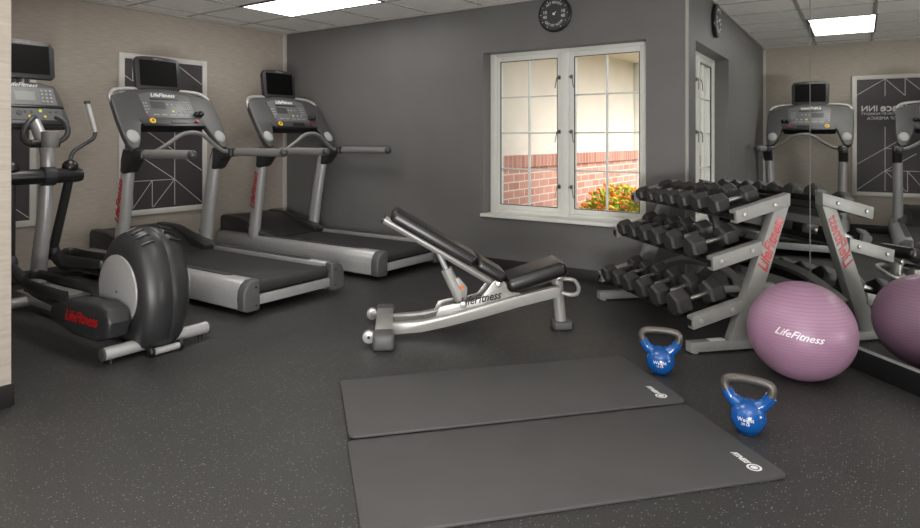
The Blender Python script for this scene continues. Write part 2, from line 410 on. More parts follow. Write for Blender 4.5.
def bush(c, rx, ry, h, n, label):
    e_ = empty('flowering_bush', c, 0, label, 'bush', 'flowering bushes outside the window')
    rnd = random.Random(int(c[0]*100)); 
    def pt(k=1.):
        while 1:
            v = Vector((rnd.gauss(0, 1), rnd.gauss(0, 1), abs(rnd.gauss(0, 1))))
            if v.length > .1: break
        v.normalize(); r_ = k*rnd.uniform(.72, 1.02)
        return Vector((v.x*rx*r_, v.y*ry*r_, .08+v.z*h*r_)), v
    MB().sphere((0, 0, .05), 1, (rx*.72, ry*.72, h*.8), 16, 10).build('foliage_core', M['leaf'], e_)
    lb = MB(); lb.keep = True
    for i in range(n):
        p, v = pt(); a = Vector((rnd.uniform(-1, 1), rnd.uniform(-1, 1), rnd.uniform(-1, 1))).cross(v).normalized(); b_ = (v+Vector((rnd.uniform(-.5, .5), rnd.uniform(-.5, .5), rnd.uniform(-.2, .8)))).normalized()
        s_ = rnd.uniform(.018, .032)
        lb.quad([p-b_*s_, p+a*s_*.5, p+b_*s_*1.1, p-a*s_*.5])
    lo = lb.build('leaves', M['leaf'], e_); lo['kind'] = 'stuff'
    for nm, mm, k in (('orange_blossoms', 'blossom_o', .13), ('yellow_blossoms', 'blossom_y', .13), ('red_blossoms', 'blossom_r', .04)):
        fb = MB()
        for i in range(int(n*k)):
            p, v = pt(1.04); s_ = rnd.uniform(.016, .032)
            t = bmesh.new(); bmesh.ops.create_icosphere(t, subdivisions=1, radius=s_); fb.add(t, Matrix.Translation(p) @ Matrix.Diagonal((1, 1, .6, 1)))
        fo = fb.build(nm, M[mm], e_); fo['kind'] = 'stuff'
bush((3.22, 2.05, -.01), .48, .50, .58, 2200, 'orange and yellow flowering bush outside, leftmost in the right pane')
bush((3.60, 3.35, -.01), .55, .55, .70, 2200, 'taller yellow green flowering bush against the brick outside, farthest back')
bush((3.98, 1.05, -.01), .46, .46, .62, 2200, 'flowering bush outside nearest the right edge of the window')

# ------------------------------------------------------------------ ceiling lights
def troffer(x, y, label, rz=0):
    e_ = empty('ceiling_light', (x, y, H), 0, label, 'ceiling light', 'recessed ceiling lights')
    g = MB(); 
    for c, s_ in (((0, .3, -.006), (1.25, .02, .014)), ((0, -.3, -.006), (1.25, .02, .014)), ((.615, 0, -.006), (.02, .6, .014)), ((-.615, 0, -.006), (.02, .6, .014))): g.box(c, s_)
    g.build('light_frame', M['dark'], e_, smooth=False)
    d = MB().box((0, 0, -.004), (1.21, .58, .008)).build('diffuser', M['diffuser'], e_, smooth=False)
troffer(1.49, -.955, 'lit recessed ceiling light panel near the left corner')
for i, (x, y, l) in enumerate(((3.98, -2.79, 'lit ceiling light panel over the exercise mats'), (1.49, -2.79, 'lit ceiling light panel over the elliptical trainer'),
      (6.47, -4.64, 'lit ceiling light panel behind the camera by the mirror'), (3.98, -5.25, 'lit ceiling light panel behind the camera by the partition'), (6.47, -7.1, 'lit ceiling light panel at the rear of the room'))): troffer(x, y, l)

# ------------------------------------------------------------------ wall art
def art(yr, name, label, with_text=True):
    yc = yr-.45
    e_ = empty('wall_panel', (0.0, yc, .465), 0, label, 'wall art', 'framed dark panels on the left wall')
    hh = 1.512; hw = .45; t = .05
    g = MB()
    for c, s_ in (((.014, 0, t/2), (.028, .8, t)), ((.014, 0, hh-t/2), (.028, .8, t)), ((.014, hw-t/2, hh/2), (.028, t, hh)), ((.014, -hw+t/2, hh/2), (.028, t, hh))): g.box(c, s_, bev=.002)
    g.build('panel_frame', M['art_frame'], e_)
    p = MB().box((.008, 0, hh/2), (.012, .8, hh-2*t)).build('panel_print', M['art'], e_, smooth=False)
    def ln(y0, z0, y1, z1, w_=.006):
        y0 += 1.48; y1 += 1.48; z0 -= .465; z1 -= .465      # coordinates of the first panel
        d = Vector((0, y1-y0, z1-z0)); m_ = frame(Vector((.0148, (y0+y1)/2, (z0+z1)/2)), d, Vector((1, 0, 0)))
        gl.add(_bx(d.length, .0014, w_), m_)
    def _bx(a_, b_, c_):
        t_ = bmesh.new(); bmesh.ops.create_cube(t_, size=1); bmesh.ops.scale(t_, vec=(a_, b_, c_), verts=t_.verts); return t_
    gl = MB()
    for L_ in ((-1.38, 1.927, -1.38, 1.71), (-1.586, 1.927, -1.586, 1.712), (-1.80, 1.927, -1.80, 1.72), (-1.082, 1.735, -1.38, 1.927), (-1.38, 1.927, -1.586, 1.712),
               (-1.586, 1.927, -1.80, 1.72), (-1.80, 1.72, -1.878, 1.77), (-1.38, 1.33, -1.38, .535), (-1.082, .86, -1.38, 1.062), (-1.38, 1.062, -1.70, 1.28), (-1.38, 1.062, -1.60, 1.062),
               (-1.082, .535, -1.38, .785), (-1.38, .785, -1.70, 1.0), (-1.38, .785, -1.61, .785), (-1.61, .785, -1.79, .785), (-1.38, .785, -1.60, .53), (-1.61, .785, -1.61, .53), (-1.61, .785, -1.80, .53), (-1.80, .785, -1.80, .53), (-1.70, 1.28, -1.876, 1.18)):
        ln(*L_)
    gl.build('line_pattern', M['art_line'], e_, smooth=False)
    if with_text:
        fm = lambda y, z: frame(Vector((.0152, y+1.48, z-.465)), (0, 1, 0), (0, 0, 1))
        text('panel_lettering', 'Residence', .135, fm(-1.33, 1.565), M['white'], e_, ext=.0006, bold=.003, align='RIGHT')
        text('panel_lettering', 'INN', .10, fm(-1.125, 1.557), M['white'], e_, ext=.0006, bold=.001, align='RIGHT')
        text('panel_lettering', 'BLOOMINGTON BY MARRIOTT', .042, fm(-1.125, 1.493), M['white'], e_, ext=.0006, align='RIGHT')
        text('panel_lettering', 'MALL OF AMERICA', .055, fm(-1.19, 1.437), M['white'], e_, ext=.0006, align='RIGHT')
    return e_
art(-1.03, 'a', 'white framed dark panel with thin white lines behind the treadmill nearer the camera')
art(-2.615, 'b', 'white framed dark panel with thin white lines behind the elliptical trainer', False)

# ------------------------------------------------------------------ clock
ck = empty('wall_clock', (3.473, 0, 2.243), 0, 'round black wall clock with white numerals above the window', 'clock')
g = MB(); t = bmesh.new(); bmesh.ops.create_cone(t, cap_ends=True, segments=64, radius1=.152, radius2=.152, depth=.035)
e2 = [x for x in t.edges if any(len(f_.verts) > 4 for f_ in x.link_faces)]; bmesh.ops.bevel(t, geom=e2, offset=.01, segments=3, profile=.5, affect='EDGES')
g.add(t, Matrix.Translation((0, -.0185, 0)) @ Matrix.Rotation(R(90), 4, 'X')); g.build('clock_case', M['clock'], ck)
t = bmesh.new(); bmesh.ops.create_cone(t, cap_ends=True, segments=64, radius1=.132, radius2=.132, depth=.003)
g = MB(); g.add(t, Matrix.Translation((0, -.037, 0)) @ Matrix.Rotation(R(90), 4, 'X')); g.build('clock_face', M['dark'], ck)
fc = lambda x, z: frame(Vector((x, -.0395, z)), (1, 0, 0), (0, 0, 1))
for s_, x, z in (('10', -.085, .018), ('40', -.085, -.022), ('10', .085, .018), ('40', .085, -.022)): text('clock_numeral', s_, .04, fc(x, z), M['white'], ck, ext=.0005)
def arcw(sign):
    def w_(p):
        a_ = p.x/.098; r_ = .098+sign*p.y
        return Vector((math.sin(a_)*r_, sign*math.cos(a_)*r_, p.z))
    return w_
text('clock_lettering', 'GET READY', .03, fc(0, 0), M['white'], ck, ext=.0005, warp=arcw(1)); text('clock_lettering', 'GET FIT NOW', .03, fc(0, 0), M['white'], ck, ext=.0005, warp=arcw(-1))
for k in range(12):
    if k in (0, 6): continue
    a_ = k*PI/6; MB().box((math.sin(a_)*.124, -.0395, math.cos(a_)*.124), (.004, .002, .010), Matrix.Rotation(a_, 4, 'Y')).build('tick_mark', M['white'], ck, smooth=False)
g = MB().cyl((0, -.038, 0), (0, -.046, 0), .010); g.box((.008, -.041, .008), (.032, .002, .005), Matrix.Rotation(R(-45), 4, 'Y')); g.build('clock_hand', M['white'], ck)

# ------------------------------------------------------------------ treadmill
def make_tv(parent, x, z0, z1, hw, yo=0.):
    tv = MB(); poly = [(-hw+.02, 0), (hw-.02, 0), (hw, .02), (hw+.004, z1-z0-.05), (hw-.02, z1-z0-.012)]+[(hw*(1-2*i/8)*.95, z1-z0-.010+.012*math.sin(PI*i/8)) for i in range(1, 8)]+[(-hw+.02, z1-z0-.012), (-hw-.004, z1-z0-.05), (-hw, .02)]
    fm_ = frame(Vector((x, yo, z0)), (0, 1, 0), Vector((-.12, 0, 1)))
    tv.prism(poly, -.045, 0, fm_, bev=.008)
    o = tv.build('television', M['dark2'], parent)
    MB().prism([(-hw+.035, .035), (hw-.035, .035), (hw-.035, z1-z0-.035), (-hw+.035, z1-z0-.035)], 0, .0015, fm_).build('tv_screen', M['screen'], o, smooth=False, label='glossy black screen')
    text('maker_mark', 'LifeFitness', .022, fm_ @ Matrix.Translation((0, z1-z0-.018, .001)), M['grey_print'], o, ext=.0005, shear=.3)
    return o

def make_treadmill():
    T = empty('treadmill', (0, 0, 0))
    for s_ in (-1, 1):
        yc = s_*.365
        prof = [(-.09, .05), (-.095, .12), (-.09, .17), (-.07, .21), (-.03, .237), (.022, .24), (.036, .23), (.036, .05), (.02, .035), (-.06, .035)]
        ring = [(s_*-a_+0, b_) for a_, b_ in prof]
        fm_ = frame(Vector((0.12, yc, 0)), (0, 1, 0), (0, 0, 1))     # normal +x
        g = MB().prism(ring, 0, 2.15, fm_, bev=.004); ro = g.build('side_rail', M['silver'], T)
        # dark foot strip on the rail top
        MB().prism([(.72, -.028), (2.02, -.028), (2.06, -.022), (2.085, -.004), (2.085, .010), (2.06, .020), (.72, .024)], .2395, .2435, Matrix.Translation((0, yc-s_*.008, 0)) @ Matrix.Diagonal((1, -s_, 1, 1))).build('foot_strip', M['dark'], ro, label='dark foot strip on the rail')
        MB().box((1.45, yc+s_*.0945, .10), (.55, .002, .008)).build('side_stripe', M['grey_print'], ro, smooth=False)
        g = MB(); g.prism([(s_*-a_*1.03, b_+(.002 if b_ > .1 else -.004)) for a_, b_ in prof], 2.15, 2.23, fm_, bev=.014, seg=3)
        co = g.build('end_cap', M['cap'], T, label='grey plastic end cap')
        MB().cyl((2.349, yc, .19), (2.353, yc, .19), .006).build('screw', M['black'], co); MB().cyl((2.349, yc, .07), (2.353, yc, .07), .006).build('screw', M['black'], co)
    g = MB().box((1.46, 0, .195), (1.66, .64, .026), bev=.01); g.cyl((2.275, -.322, .172), (2.275, .322, .172), .042, seg=28)
    be = g.build('running_belt', M['belt'], T)
    MB().box((1.4, 0, .12), (1.6, .56, .09)).build('deck', M['dark2'], T)
    MB().box((2.31, 0, .095), (.03, .66, .068), bev=.006).build('rear_crossbar', M['silver'], T)
    text('belt_mark', 'LifeFitness', .05, frame(Vector((1.02, -.21, .2088)), (0, 1, 0), (-1, 0, 0)), M['grey_print'], be, ext=.0004, shear=.3)
    # motor hood
    fm_ = frame(Vector((0, 0, 0)), (1, 0, 0), (0, 0, 1))    # normal = -y
    poly = [(.06, .06), (.05, .36), (.08, .385), (.33, .375), (.45, .345), (.58, .285), (.70, .235), (.82, .215), (.84, .05)]
    g = MB().prism(poly, -.25, .25, fm_, bev=.012)
    poly2 = [(.06, .06), (.05, .36), (.08, .392), (.34, .385), (.48, .35), (.66, .30), (.80, .262), (.86, .243), (.84, .05)]
    for s_ in (-1, 1): g.prism(poly2, s_*.298-.05, s_*.298+.05, fm_, bev=.016)
    g.build('motor_hood', M['dark2'], T)
    for s_ in (-1, 1):
        g = MB().tube([(.50, s_*.33, .31), (.64, s_*.335, .275), (.78, s_*.34, .245), (.88, s_*.34, .235)], [.03, .075, .065, .02], 14, 4, up=(0, 1, 0), flat=(.75, .5))
        g.build('upright_shroud', M['dark'], T)
        up_ = MB().tube([(.655, s_*.385, .22), (.69, s_*.385, .45), (.745, s_*.39, .75), (.80, s_*.395, 1.0), (.82, s_*.395, 1.08)], [.058, .056, .054, .052, .05], 22, 5, up=(0, 1, 0), flat=(.9, 1.15)).build('upright', M['silver'], T)
        MB().tube([(.659, s_*.385, .335), (.661, s_*.385, .342)], .0572, 22, 0, up=(0, 1, 0), flat=(.91, 1.16)).build('seam_ring', M['cap'], up_)
        if s_ < 0:
            text('upright_lettering', 'LifeFitness', .085, frame(Vector((.728, s_*.44-.001, .68)), Vector((.17, 0, .97)), Vector((-.97, 0, .17))), M['red'], up_, ext=.001, shear=.42, bold=.0015, label='red lettering running up the post')
        # bracket and handrail
        bo = MB().prism([(.755, .915), (.80, .90), (.88, .925), (.97, 1.02), (1.07, 1.03), (1.08, 1.098), (.80, 1.105), (.765, 1.02)], -.05, .05, frame(Vector((0, s_*.40, 0)), (1, 0, 0), (0, 0, 1)), bev=.02, seg=3).build('rail_bracket', M['dark2'], T)
        hr = MB().tube([(1.0, s_*.41, 1.065), (1.35, s_*.415, 1.068), (1.685, s_*.415, 1.068)], .034, 16, 0, flat=(1, .85)).build('handrail', M['rail'], T)
        MB().sphere((1.695, s_*.415, 1.068), .035, (1.1, .95, 1)).build('rail_end', M['dark'], hr)
    MB().tube([(1.02, -.40, 1.072), (1.03, -.31, 1.08), (1.04, -.2, 1.145), (1.05, -.1, 1.215), (1.055, 0, 1.235), (1.05, .1, 1.215), (1.04, .2, 1.145), (1.03, .31, 1.08), (1.02, .40, 1.072)], .0175, 12, 5).build('front_handlebar', M['rail'], T)
    # console
    O = Vector((.965, -.045, 1.16)); upv = Vector((-.285, 0, .42)); Fm = frame(O, (0, 1, 0), upv); UL = upv.length
    def cz(z): return (z-1.16)/(.42/UL)
    def arch(y): return cz(1.612)-.0-.95*abs(y)**2.0*.5
    right = [(.458, cz(1.48)), (.462, cz(1.36)), (.458, cz(1.22)), (.445, cz(1.14)), (.415, cz(1.105)), (.37, cz(1.115)), (.335, cz(1.17)), (.305, cz(1.25)), (.285, cz(1.30))]
    top = [(-.45+.9*i/16, arch(-.45+.9*i/16)) for i in range(17)][::-1]
    outline = [(-.285, cz(1.30)), (.285, cz(1.30))]+right[::-1][1:]+top+right_to_left(right)
    co = MB().prism(outline, -.055, 0, Fm, bev=.012, seg=3).build('console', M['console'], T)
    MB().prism([(-.29, cz(1.3428)), (.29, cz(1.3428)), (.27, cz(1.2955)), (-.27, cz(1.2955))], -.05, .008, Fm, bev=.006).build('console_tray', M['dark'], co)
    MB().prism([(-.285, cz(1.3018)), (.285, cz(1.3018)), (.27, cz(1.2804)), (-.27, cz(1.2804))], -.08, .018, Fm, bev=.006).build('console_lip', M['black'], co)
    pn = MB().prism([(-.215, cz(1.3579)), (.225, cz(1.3579)), (.235, cz(1.5494)), (.12, cz(1.5734)), (0, cz(1.5788)), (-.12, cz(1.5734)), (-.225, cz(1.5494))], 0, .004, Fm, bev=.0015).build('display_panel', M['panel'], co)
    MB().prism([(-.15, cz(1.4336)), (-.02, cz(1.4336)), (-.02, cz(1.4915)), (-.15, cz(1.4915))], .004, .0055, Fm).build('display_window', M['dark'], pn)
    MB().prism([(-.14, cz(1.5093)), (.12, cz(1.5093)), (.12, cz(1.52)), (-.14, cz(1.52))], .004, .0055, Fm).build('display_window', M['black'], pn)
    def dot(y, z, r_, mm, nm='button', t=.004): 
        MB().cyl(Fm @ Vector((y, cz(z), .004)), Fm @ Vector((y, cz(z), .004+t)), r_, seg=14).build(nm, M[mm], pn)
    for y, mm in ((.03, 'green'), (.085, 'grey_print'), (.135, 'grey_print')): dot(y, 1.4113, .011, mm)
    for i in range(3):
        for j in range(4): dot(.155+.02*i, 1.4291+.022*j, .0065, 'grey_print')
    for i in range(2):
        for j in range(4): dot(-.205+.022*i+.0, 1.398+.026*j, .007, ('bluebtn' if j == 0 and i == 1 else 'grey_print'))
    for i in range(3): dot(.0+.04*i, 1.4692, .0085, 'grey_print')
    dot(-.205, 1.3713, .008, 'red')
    for y in (-.13, -.06, .02, .09, .15): MB().prism([(y-.025, cz(1.3784)), (y+.025, cz(1.3784)), (y+.025, cz(1.3855)), (y-.025, cz(1.3855))], .004, .0052, Fm).build('key_caption', M['grey_print'], pn)
    text('console_lettering', 'LifeFitness', .052, Fm @ Matrix.Translation((-.015, cz(1.5494), .0048)), M['white'], pn, ext=.0006, shear=.42, bold=.001)
    st = MB().cyl(Fm @ Vector((-.19, cz(1.3223), .012)), Fm @ Vector((-.19, cz(1.3223), .022)), .025, seg=24).build('stop_button', M['yellow'], co, label='round yellow stop button')
    MB().cyl(Fm @ Vector((-.19, cz(1.3223), .022)), Fm @ Vector((-.19, cz(1.3223), .026)), .010, seg=12).build('stop_symbol', M['red'], st)
    MB().prism([(-.02, cz(1.3107)), (.12, cz(1.3107)), (.13, cz(1.3223)), (.12, cz(1.3356)), (-.02, cz(1.3356)), (-.03, cz(1.3223))], .011, .0135, Fm).build('tray_slot', M['black'], co)
    MB().cyl(Fm @ Vector((.21, cz(1.3232), .012)), Fm @ Vector((.21, cz(1.3232), .026)), .013, seg=16).build('safety_key', M['red'], co, label='red safety key')
    kn = MB(); kn.sphere(Fm @ Vector((.23, cz(1.3846), .02)), .024); kn.sphere(Fm @ Vector((.275, cz(1.3891), .02)), .026); kn.cyl(Fm @ Vector((.22, cz(1.3846), .018)), Fm @ Vector((.29, cz(1.3891), .018)), .014); kn.build('cup_knob', M['black'], co)
    for s_ in (-1, 1):
        t = bmesh.new(); bmesh.ops.create_uvsphere(t, u_segments=28, v_segments=12, radius=1)
        MB().add(t, Fm @ Matrix.Translation((s_*.388, cz(1.205), -.002)) @ Matrix.Diagonal((.052, .062, .022, 1))).build('speaker_disc', M['disc'], co, label='light grey oval disc')
    # television on a looped tube
    z_ = lambda y, z, x: (x, y, z)
    MB().tube([(.72, -.47, 1.44), (.69, -.49, 1.51), (.655, -.46, 1.565), (.63, -.38, 1.592), (.61, -.21, 1.60), (.60, -.045, 1.602), (.61, .12, 1.60), (.63, .29, 1.592), (.655, .37, 1.565), (.69, .40, 1.51), (.72, .38, 1.44)], .019, 12, 5).build('tv_support', M['bench'], T, label='pale silver looped tube')
    tv = make_tv(T, .645, 1.60, 1.89, .202, -.045)
    MB().box((.60, -.045, 1.62), (.03, .08, .05), bev=.005).build('tv_bracket', M['dark2'], T)
    return T
def right_to_left(right):
    return [(-a_, b_) for a_, b_ in right[:-1]]
T1 = make_treadmill(); T1.location = (.02, -1.87, 0)
tag(T1, 'grey treadmill nearer the camera, between the elliptical trainer and the other treadmill', 'treadmill', 'treadmills')
T2 = copy_tree(T1); T2.location = (.0, -.55, 0)
tag(T2, 'grey treadmill farther back, beside the dark window wall in the corner', 'treadmill', 'treadmills')

# ------------------------------------------------------------------ elliptical trainer
def make_elliptical():
    yc = -3.0
    E_ = empty('elliptical_trainer', (0, yc, 0), 0, 'grey elliptical trainer with a drum housing at the left, in front of the partition', 'elliptical trainer')
    DXH = .055
    out = [(2.10, .10), (2.055, .22), (2.045, .36), (2.06, .46), (2.10, .555), (2.17, .63), (2.26, .675), (2.35, .685), (2.44, .66), (2.51, .60), (2.56, .51), (2.59, .40), (2.60, .29), (2.588, .18), (2.56, .09), (2.50, .02), (2.40, .01), (2.2, .04)]
    out = [(a_+DXH, b_) for a_, b_ in out]
    cx, cz_ = 2.32+DXH, .36
    def ring(y, k, dx=0): return [Vector((cx+(x-cx)*k+dx, y, cz_+(z-cz_)*k)) for x, z in out]
    # densify outline
    def dens(o_):
        r_ = []; n = len(o_)
        for i in range(n):
            p0, p1, p2, p3 = [Vector((*o_[(i+j-1) % n], 0)) for j in range(4)]
            for k in range(3):
                u = k/3; q = .5*((2*p1)+(p2-p0)*u+(2*p0-5*p1+4*p2-p3)*u*u+(3*p1-p0-3*p2+p3)*u**3); r_.append((q.x, q.y))
        return r_
    out = dens(out)
    hs = MB().loft([ring(-.150, .70), ring(-.142, .80), ring(-.115, .91), (ring(-.07, .97)), ring(-.008, 1.0), ring(-.004, .99), ring(.004, .99), ring(.008, 1.), ring(.06, .97), ring(.10, .90), ring(.135, .78), ring(.150, .64)]).build('drive_housing', M['dark2'], E_, angle=50)
    for s_ in (-1, 1):
        MB().cyl((2.31+DXH, s_*.140, .345), (2.31+DXH, s_*.160, .345), .198, seg=56, bev=.004).build('side_disc', M['silver'], hs, label='pale grey round side disc')
        MB().cyl((2.31+DXH, s_*.156, .34), (2.31+DXH, s_*.163, .34), .006).build('disc_bolt', M['black'], hs)
        for k in (20, 22, 24, 26):
            pts = []
            for yy, kk in ((.112, .915), (.09, .945), (.066, .972), (.045, .982)):
                ox, oz = out[k]; pts.append((cx+(ox-cx)*kk*1.006, s_*yy, cz_+(oz-cz_)*kk*1.006))
            MB().tube(pts, .0065, 8, 3).build('vent_slot', M['black'], hs)
    # crank cover boxes
    for s_, dx, dz in ((-1, 0, 0), (1, -.20, .04)):
        poly = [(1.85, .135), (1.83, .20), (1.86, .245), (2.05, .285), (2.38, .305), (2.47, .285), (2.50, .22), (2.47, .14), (2.36, .10), (2.1, .095)]
        cv = MB().prism([(a_+dx+.05, b_+dz) for a_, b_ in poly], -.065, .065, frame(Vector((0, s_*.232, 0)), (1, 0, 0), (0, 0, 1)), bev=.022, seg=3).build('crank_cover', M['dark2'], E_)
        if s_ < 0: text('cover_lettering', 'LifeFitness', .085, frame(Vector((2.25, -.2985, .205)), (1, 0, .03), (0, 0, 1)), M['red'], cv, ext=.001, shear=.42, bold=.0015, label='bright red lettering')
        # pedal
    def pedal(x0, x1, y, z, tilt):
        L = x1-x0; po = [(x0, -.055), (x0+.06, -.078), (x1-.05, -.08), (x1, -.06), (x1, .06), (x1-.05, .08), (x0+.06, .078), (x0, .055)]
        mt = Matrix.Translation((0, y, z)) @ Matrix.Translation(((x0+x1)/2, 0, 0)) @ Matrix.Rotation(tilt, 4, 'Y') @ Matrix.Translation((-(x0+x1)/2, 0, 0))
        pd = MB().prism(po, -.02, .004, mt, bev=.006).build('pedal', M['dark'], E_)
        MB().prism([(a_*.8+(x0+x1)/2*.2, b_*.78) for a_, b_ in po], .004, .007, mt).build('pedal_tread', M['rail'], pd, label='lighter grey tread insert')
        w_ = MB(); n = len(po)
        pts = [mt @ Vector((a_, b_, .02)) for a_, b_ in po[3:]+po[:4]]
        pts = [mt @ Vector((x1, -.065, .012)), mt @ Vector((x1-.1, -.08, .018)), mt @ Vector((x0+.10, -.08, .035)), mt @ Vector((x0+.01, -.05, .055)), mt @ Vector((x0-.02, 0, .065)), mt @ Vector((x0+.01, .05, .055)), mt @ Vector((x0+.10, .08, .035)), mt @ Vector((x1-.1, .08, .018)), mt @ Vector((x1, .065, .012))]
        w_.tube(pts, .013, 10, 4, flat=(2.4, .4), up=(0, 0, 1)).build('pedal_rim', M['dark2'], pd)
    pedal(1.46, 2.06, -.21, .275, R(-1)); pedal(1.02, 1.60, .19, .33, R(-4))
    # link arms
    MB().tube([(1.06, -.185, .34), (1.22, -.19, .29), (1.42, -.2, .235), (1.60, -.215, .22), (1.9, -.225, .21)], [.03, .032, .03, .028, .028], 14, 4).build('link_arm', M['dark2'], E_)
    MB().tube([(.79, .185, .35), (.87, .185, .30), (1.0, .185, .27), (1.3, .19, .29), (1.75, .22, .26)], [.028, .032, .03, .028, .028], 14, 4).build('link_arm', M['dark2'], E_)
    # swing arms
    def swing(s_, lo, hi, a_):
        y = s_*.185
        so = MB().tube([(lo[0], y, lo[1]), (1.06, y, .93)], [.032, .030], 14, up=(1, 0, 0)).build('swing_arm', M['dark2'], E_)
        MB().sphere((lo[0], y, lo[1]), .062, (1, .75, 1)).build('arm_joint', M['dark2'], so)
        MB().sphere((1.06, y, .985), .052).build('arm_hub', M['black'], so)
        d = s_
        k = a_
        P_ = [(1.06, y, 1.03), (1.055+.04*k, y+d*.02, 1.09), (1.06+.09*k, y+d*.08, 1.14), (1.09+.13*k, y+d*.13, 1.185), (1.10+.14*k, y+d*.14, 1.235)]
        MB().tube(P_, .0135, 12, 5).build('handle_tube', M['dark'], so)
        gp = MB().cyl((1.10+.14*k, y+d*.14, 1.23), (1.05+.12*k, y+d*.11, 1.44), .017, seg=16).build('hand_grip', M['silver'], so, label='shiny silver grip')
        MB().cyl((1.05+.12*k, y+d*.11, 1.435), (1.048+.12*k, y+d*.109, 1.455), .021, seg=16).build('grip_end', M['dark'], so)
    swing(1, (.79, .355), None, .2); swing(-1, (1.04, .355), None, -.6)
    cb_ = MB().tube([(1.07, -.27, .925), (1.07, -.262, .925), (1.07, -.23, .925), (1.07, 0, .925), (1.07, .23, .925), (1.07, .255, .925), (1.07, .263, .925)], [.03, .043, .05, .052, .05, .043, .03], 20, 0, up=(0, 0, 1)).build('crossbar', M['black'], E_)
    MB().cyl((1.065, .0, .925), (1.065, .075, .925), .066).build('crossbar_clamp', M['dark2'], cb_)
    # mast
    MB().tube([(.92, .03, .05), (.95, .03, .30), (1.0, .04, .62), (1.02, .045, .90), (1.03, .045, 1.08), (.97, .03, 1.20), (.90, .02, 1.30)], [.056, .055, .05, .047, .045, .043, .04], 20, 5, up=(0, 1, 0), flat=(.9, 1.1)).build('mast', M['silver'], E_)
    # base
    MB().box((1.45, 0, .075), (1.4, .09, .07), bev=.012).build('base_beam', M['silver'], E_)
    def bar(x, hw, y0=0):
        bo = MB().cyl((x, -hw, .058), (x, hw, .058), .034, seg=22).build('stabilizer_bar', M['silver'], E_)
        for s_ in (-1, 1):
            MB().cyl((x, s_*hw, .058), (x, s_*(hw+.012), .058), .036, seg=22, bev=.004).build('bar_end_cap', M['dark'], bo, label='dark end cap')
            MB().cyl((x, s_*(hw-.04), 0), (x, s_*(hw-.04), .03), .014, seg=12).build('levelling_foot', M['black'], bo)
        return bo
    bo = bar(2.505, .30); bar(.93, .30)
    for s_ in (-1, 1): MB().cyl((2.58, s_*.072, .026), (2.58, s_*.100, .026), .026, seg=20, bev=.005).build('transport_wheel', M['black'], E_)
    MB().tube([(2.59, -.07, .026), (2.59, .07, .026)], .019, 14).build('rear_axle_cover', M['silver'], E_)
    # console
    O = Vector((.90, 0, 1.265)); upv = Vector((-.14, 0, .34)); Fm = frame(O, (0, 1, 0), upv); UL = upv.length
    def cz(z): return (z-1.25)/(.34/UL)
    poly = [(-.235, cz(1.25)), (.235, cz(1.25)), (.265, cz(1.29)), (.255, cz(1.36)), (.225, cz(1.50)), (.205, cz(1.555)), (.12, cz(1.575)), (0, cz(1.582)), (-.12, cz(1.575)), (-.205, cz(1.555)), (-.225, cz(1.50)), (-.255, cz(1.36)), (-.265, cz(1.29))]
    co = MB().prism(poly, -.06, 0, Fm, bev=.014, seg=3).build('console', M['dark'], E_)
    pn = MB().prism([(-.20, cz(1.41)), (.20, cz(1.41)), (.185, cz(1.535)), (-.185, cz(1.535))], 0, .004, Fm).build('display_panel', M['panel'], co, smooth=False)
    MB().prism([(-.07, cz(1.44)), (.06, cz(1.44)), (.06, cz(1.505)), (-.07, cz(1.505))], .004, .0055, Fm).build('display_window', M['lcd'], pn, smooth=False)
    text('console_lettering', 'LifeFitness', .045, Fm @ Matrix.Translation((-.01, cz(1.553), .0015)), M['white'], co, ext=.0006, shear=.42)
    MB().prism([(-.235, cz(1.388)), (.235, cz(1.388)), (.232, cz(1.402)), (-.232, cz(1.402))], -.01, .012, Fm, bev=.003).build('reading_ledge', M['black'], co)
    MB().prism([(-.22, cz(1.30)), (.22, cz(1.30)), (.22, cz(1.385)), (-.22, cz(1.385))], 0, .004, Fm).build('key_panel', M['cap'], co, smooth=False)
    MB().prism([(-.25, cz(1.262)), (.25, cz(1.262)), (.25, cz(1.292)), (-.25, cz(1.292))], -.02, .014, Fm, bev=.005).build('lower_ledge', M['black'], co)
    def dot(y, z, r_, mm): MB().cyl(Fm @ Vector((y, cz(z), .004)), Fm @ Vector((y, cz(z), .008)), r_, seg=12).build('button', M[mm], pn)
    for i in range(3):
        for j in range(4): dot(.105+.028*i, 1.435+.026*j, .008, 'grey_print'); dot(-.105-.028*i, 1.435+.026*j, .008, 'grey_print' if (i+j) % 3 else 'bluebtn')
    dot(.075, 1.365, .012, 'green'); dot(.10, 1.325, .010, 'yellow'); dot(.0, 1.325, .010, 'yellow'); dot(.05, 1.325, .010, 'bluebtn')
    for y in (-.06, -.02, .02, .14, .18): dot(y, 1.36, .009, 'dark')
    dot(-.06, 1.352, .018, 'black')
    for s_ in (-1, 1):
        MB().tube([(1.0, -.02, 1.335), (1.04, -.06, 1.31), (1.06, -.11, 1.24), (1.05, -.10, 1.17), (1.03, -.03, 1.14)] if s_ < 0 else [(1.0, .115, 1.34), (1.04, .15, 1.31), (1.06, .17, 1.25), (1.05, .155, 1.19), (1.03, .08, 1.14)], .018, 12, 5).build('pulse_grip', M['dark'], E_)
    MB().cyl((1.035, -.06, 1.15), (1.035, .12, 1.15), .028).build('grip_mount', M['dark2'], E_)
    MB().cyl((1.14, .02, 1.125), (1.14, .02, 1.235), .050, .054, seg=28, bev=.006).build('cup_holder', M['rail'], E_, label='grey cup holder')
    tvo = make_tv(E_, .79, 1.615, 1.895, .205)
    MB().tube([(.72, 0, 1.53), (.735, 0, 1.70)], .03, 14, flat=(.6, 1.6)).build('tv_support', M['bench'], E_)
    return E_
make_elliptical()

